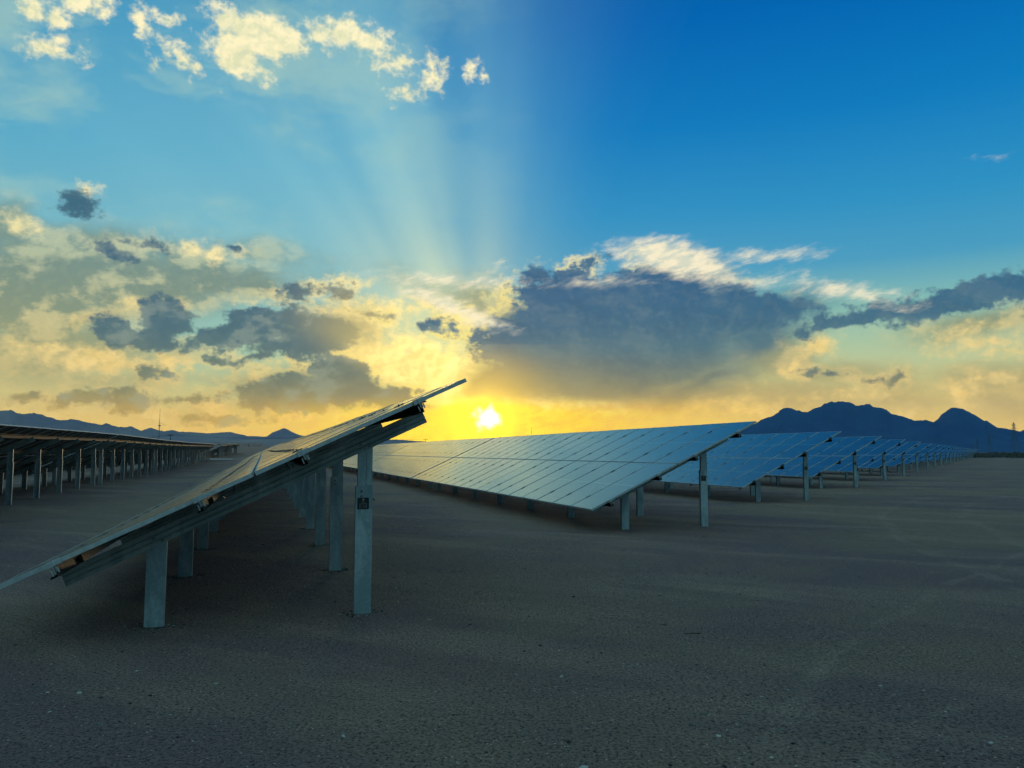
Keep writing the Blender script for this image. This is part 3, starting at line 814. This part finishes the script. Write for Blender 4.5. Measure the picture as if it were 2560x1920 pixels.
right_pts = [(1560, 1118), (1700, 1108), (1790, 1096), (1850, 1076), (1878, 1064), (1904, 1049), (1934, 1038), (1954, 1023), (1969, 1019.5), (1982, 1021), (2006, 1030), (2021, 1029), (2038, 1021), (2056, 1014), (2064, 1008), (2080, 1003), (2090, 1006), (2103, 1004), (2121, 1006), (2138, 1013), (2156, 1013), (2173, 1010), (2184, 1016), (2203, 1019), (2216, 1025), (2229, 1034), (2251, 1040), (2286, 1051), (2312, 1050), (2333, 1056), (2342, 1049), (2355, 1036), (2377, 1021), (2394, 1018), (2407, 1021), (2425, 1032), (2455, 1049), (2462, 1053), (2466, 1051), (2481, 1061), (2494, 1069), (2516, 1071), (2533, 1075), (2550, 1078), (2560, 1075), (2620, 1062), (2700, 1080), (2800, 1072), (3000, 1100), (3300, 1112)]
ridge('mountain', right_pts, 4200, 800, M['rock_right_haze_blue'], 11.3)
left_pts = [(-700, 1040), (-400, 1040), (-200, 1034), (-60, 1022), (0, 1026), (26, 1026), (43, 1032), (61, 1035), (84, 1033), (101, 1036), (121, 1042), (139, 1048), (153, 1051), (174, 1048), (185, 1048), (202, 1052), (220, 1057), (240, 1059), (255, 1062), (266, 1058), (278, 1062), (295, 1068), (310, 1068), (330, 1066), (341, 1072), (353, 1076), (364, 1073), (377, 1069), (390, 1074), (411, 1078), (428, 1075), (448, 1079), (486, 1080), (515, 1083), (538, 1082), (561, 1080), (581, 1081), (602, 1086), (619, 1090), (640, 1091), (667, 1091), (681, 1081), (699, 1074), (711, 1070.5), (722, 1075), (739, 1084), (754, 1089), (800, 1094), (900, 1099), (990, 1099), (1100, 1106), (1200, 1112)]
ridge('mountain', left_pts, 4750, 600, M['rock_left'], 4.7)
mid_pts = [(-700, 1105), (-100, 1100), (300, 1106), (500, 1106), (560, 1102), (640, 1099), (720, 1098), (800, 1101), (950, 1106), (1100, 1114), (1250, 1122)]
ridge('hills', mid_pts, 3300, 600, M['rock_left'], 8.1, .2, .04)

# ------------------------------------------------------------------ distant scrub at the far right edge of the clearing
mb = MB()
for i in range(1500):
    a = random.uniform(28.5, 40); d = random.uniform(230, 520)
    small = random.random() < .2
    if small: a = random.uniform(-34, -14); d = random.uniform(420, 900)
    x, y = d * math.sin(R(a)), d * math.cos(R(a)); z = ground_z(x, y); r_ = random.uniform(.5, 1.5) * (.45 if small else 1)
    for q in range(9):
        c_v = Vector((x, y, z)) + Vector((random.gauss(0, r_ * .6), random.gauss(0, r_ * .6), abs(random.gauss(0, r_ * .35))))
        u = Vector((random.gauss(0, 1), random.gauss(0, 1), random.gauss(0, .6))).normalized() * r_ * .5; w = u.orthogonal() * .8
        mb.quad([c_v - u, c_v + w * .5, c_v + u, c_v - w * .6])
tag(ob('scrub', mb.mesh('scrub', [M['scrub']])), 'dark low desert scrub along the far edge of the ground', 'scrub', kind='stuff')

# ------------------------------------------------------------------ pylons, mast, poles
def ground_pt(px, d):
    a, _ = azel(px, 1130); x, y = d * math.tan(R(a)), d
    return x, y, ground_z(x, y)


def pylon(px, d, Hh, label):
    x, y, z = ground_pt(px, d); T_ = ob('lattice_pylon', None, None, (x, y, z), (0, 0, R(25))); tag(T_, label, 'pylon', 'lattice pylons by the mountains')
    k = d / 900.0; r_ = .16 * max(1, k * .8)
    lv = [(0, .13), (.22, .095), (.45, .055), (.62, .032), (.80, .026), (.93, .020), (1.0, .004)]
    g = MB()
    for (h0, w0), (h1, w1) in zip(lv, lv[1:]):
        a = [Vector((sx * w0 * Hh, sy * w0 * Hh, h0 * Hh)) for sx, sy in ((-1, -1), (1, -1), (1, 1), (-1, 1))]
        b_ = [Vector((sx * w1 * Hh, sy * w1 * Hh, h1 * Hh)) for sx, sy in ((-1, -1), (1, -1), (1, 1), (-1, 1))]
        for i in range(4):
            j = (i + 1) % 4; g.tube(a[i], b_[i], r_, n=4, cap=False); g.tube(a[i], b_[j], r_ * .55, n=3, cap=False); g.tube(a[j], b_[i], r_ * .55, n=3, cap=False); g.tube(b_[i], b_[j], r_ * .6, n=3, cap=False)
    ob('tower', g.mesh('tower', [M['steel_far']]), T_)
    for hh, ln in ((.93, .12), (.80, .17), (.68, .13)):
        g = MB(); w = ln * Hh
        for sx in (-1, 1):
            g.tube((0, 0, hh * Hh + .02 * Hh), (sx * w, 0, hh * Hh), r_ * .7, n=4); g.tube((0, .02 * Hh, hh * Hh - .01 * Hh), (sx * w, 0, hh * Hh), r_ * .7, n=4); g.tube((sx * w, 0, hh * Hh), (sx * w, 0, hh * Hh - .04 * Hh), r_ * .6, n=4)
        ob('cross_arm', g.mesh('cross_arm', [M['steel_far']]), T_)
    return T_


pylon(2538, 900, 36, 'tallest lattice pylon rising above the low ridge at far right')
pylon(2474, 1450, 37, 'mid-sized lattice pylon in front of the right peak slope')
pylon(2444, 2100, 38, 'smaller faint lattice pylon left of the mid-sized pylon')
pylon(2432, 2900, 38, 'smallest faint lattice pylon above the end of the solar rows')

x, y, z = ground_pt(396, 400)
T_ = ob('guyed_mast', None, None, (x, y, z)); tag(T_, 'thin tall guyed mast standing beyond the left solar row', 'mast')
Hm = CAM_H + (1130 - 1022) / F * 400 / math.cos(R(24)) * .92 - z
g = MB(); g.tube((0, 0, 0), (0, 0, Hm * .55), .22, .18, n=6); g.tube((0, 0, Hm * .55), (0, 0, Hm), .14, .05, n=6); ob('mast_pole', g.mesh('mast_pole', [M['steel_far']]), T_)
for i in range(3):
    g = MB(); an = R(10 + 120 * i); g.tube((0, 0, Hm * .52), (math.cos(an) * 9, math.sin(an) * 9, 0), .03, n=3); ob('guy_wire', g.mesh('guy_wire', [M['steel_far']]), T_)
g = MB(); g.box(-.5, .5, -.2, .2, Hm * .53, Hm * .56); ob('antenna_bracket', g.mesh('antenna_bracket', [M['steel_far']]), T_)

tops = []
def pole(px, d, ztop, label):
    x, y, z = ground_pt(px, d); hgt = ztop - z
    T_ = ob('utility_pole', None, None, (x, y, z), (0, 0, R(-15))); tag(T_, label, 'utility pole', 'utility poles on the far plain')
    g = MB(); g.tube((0, 0, -.3), (0, 0, hgt), .17, .12, n=8); ob('pole_shaft', g.mesh('pole_shaft', [M['wood']]), T_)
    g = MB(); g.box(-1.3, 1.3, -.08, .08, hgt - .55, hgt - .35); ob('cross_arm', g.mesh('cross_arm', [M['wood']]), T_)
    for sx in (-1.15, 0, 1.15):
        g = MB(); g.tube((sx, 0, hgt - .35), (sx, 0, hgt - .12), .07, .04, n=6); ob('insulator', g.mesh('insulator', [M['steel_far']]), T_)
    tops.append((x, y, z + hgt - .1))
pole(250, 270, 7.6, 'utility pole hidden mostly behind the left row tables')
pole(425, 300, 8.4, 'utility pole with cross arm right of the guyed mast')
pole(800, 360, 9.0, 'utility pole behind the foreground table, right of the lone peak')
pole(1064, 480, 9.8, 'tiny utility pole on the horizon left of the sun')
g = MB()
for a, b_ in zip(tops, tops[1:]):
    for o_ in (-1.15, 1.15):
        pr = None
        for i in range(13):
            f_ = i / 12; p = Vector(a).lerp(Vector(b_), f_); p.z -= 1.2 * (4 * f_ * (1 - f_)); p.y += o_
            if pr: g.tube(pr, p, .035, n=3, cap=False)
            pr = p
tag(ob('power_line', g.mesh('power_line', [M['cable']])), 'thin sagging wires strung between the far utility poles', 'power line')
x, y, z = ground_pt(1329, 420)
T_ = ob('slender_mast', None, None, (x, y, z)); tag(T_, 'hair-thin mast above the bright row, right of the sun', 'mast')
g = MB(); Hs = CAM_H + (1130 - 1067) / F * 420; g.tube((0, 0, 0), (0, 0, Hs), .10, .05, n=6); ob('mast_pole', g.mesh('mast_pole', [M['steel_far']]), T_)
g = MB(); g.box(-.3, .3, -.05, .05, Hs * .8, Hs * .82); ob('antenna_bracket', g.mesh('antenna_bracket', [M['steel_far']]), T_)

# twig on the ground
g = MB(); pr = Vector((1.44, 6.58, ground_z(1.44, 6.58) + .008))
for i in range(5):
    nx = pr + Vector((.026, random.uniform(-.008, .004), random.uniform(-.003, .004))); g.tube(pr, nx, .004, .0035, n=5); pr = nx
tag(ob('twig', g.mesh('twig', [M['wood']])), 'short dark twig lying on the gravel right of centre', 'twig')

# ------------------------------------------------------------------ the air
mb = MB(); mb.box(-5700, 5700, -5700, 5700, -20, 378)
hz = ob('haze', None); bpy.data.objects.remove(hz)
m = bpy.data.materials.new('haze_air'); m.use_nodes = True; m.node_tree.nodes.clear(); t = NT(m.node_tree)
pv = t.n('ShaderNodeVolumePrincipled'); pv.inputs['Color'].default_value = (.12, .42, 1.0, 1); pv.inputs['Density'].default_value = HAZE_D; pv.inputs['Anisotropy'].default_value = .05
mo = t.n('ShaderNodeOutputMaterial'); t.link(pv.outputs[0], mo.inputs['Volume'])
hz = ob('haze', mb.mesh('haze', [m])); tag(hz, 'thin blue evening air between here and the mountains', 'haze', kind='stuff')
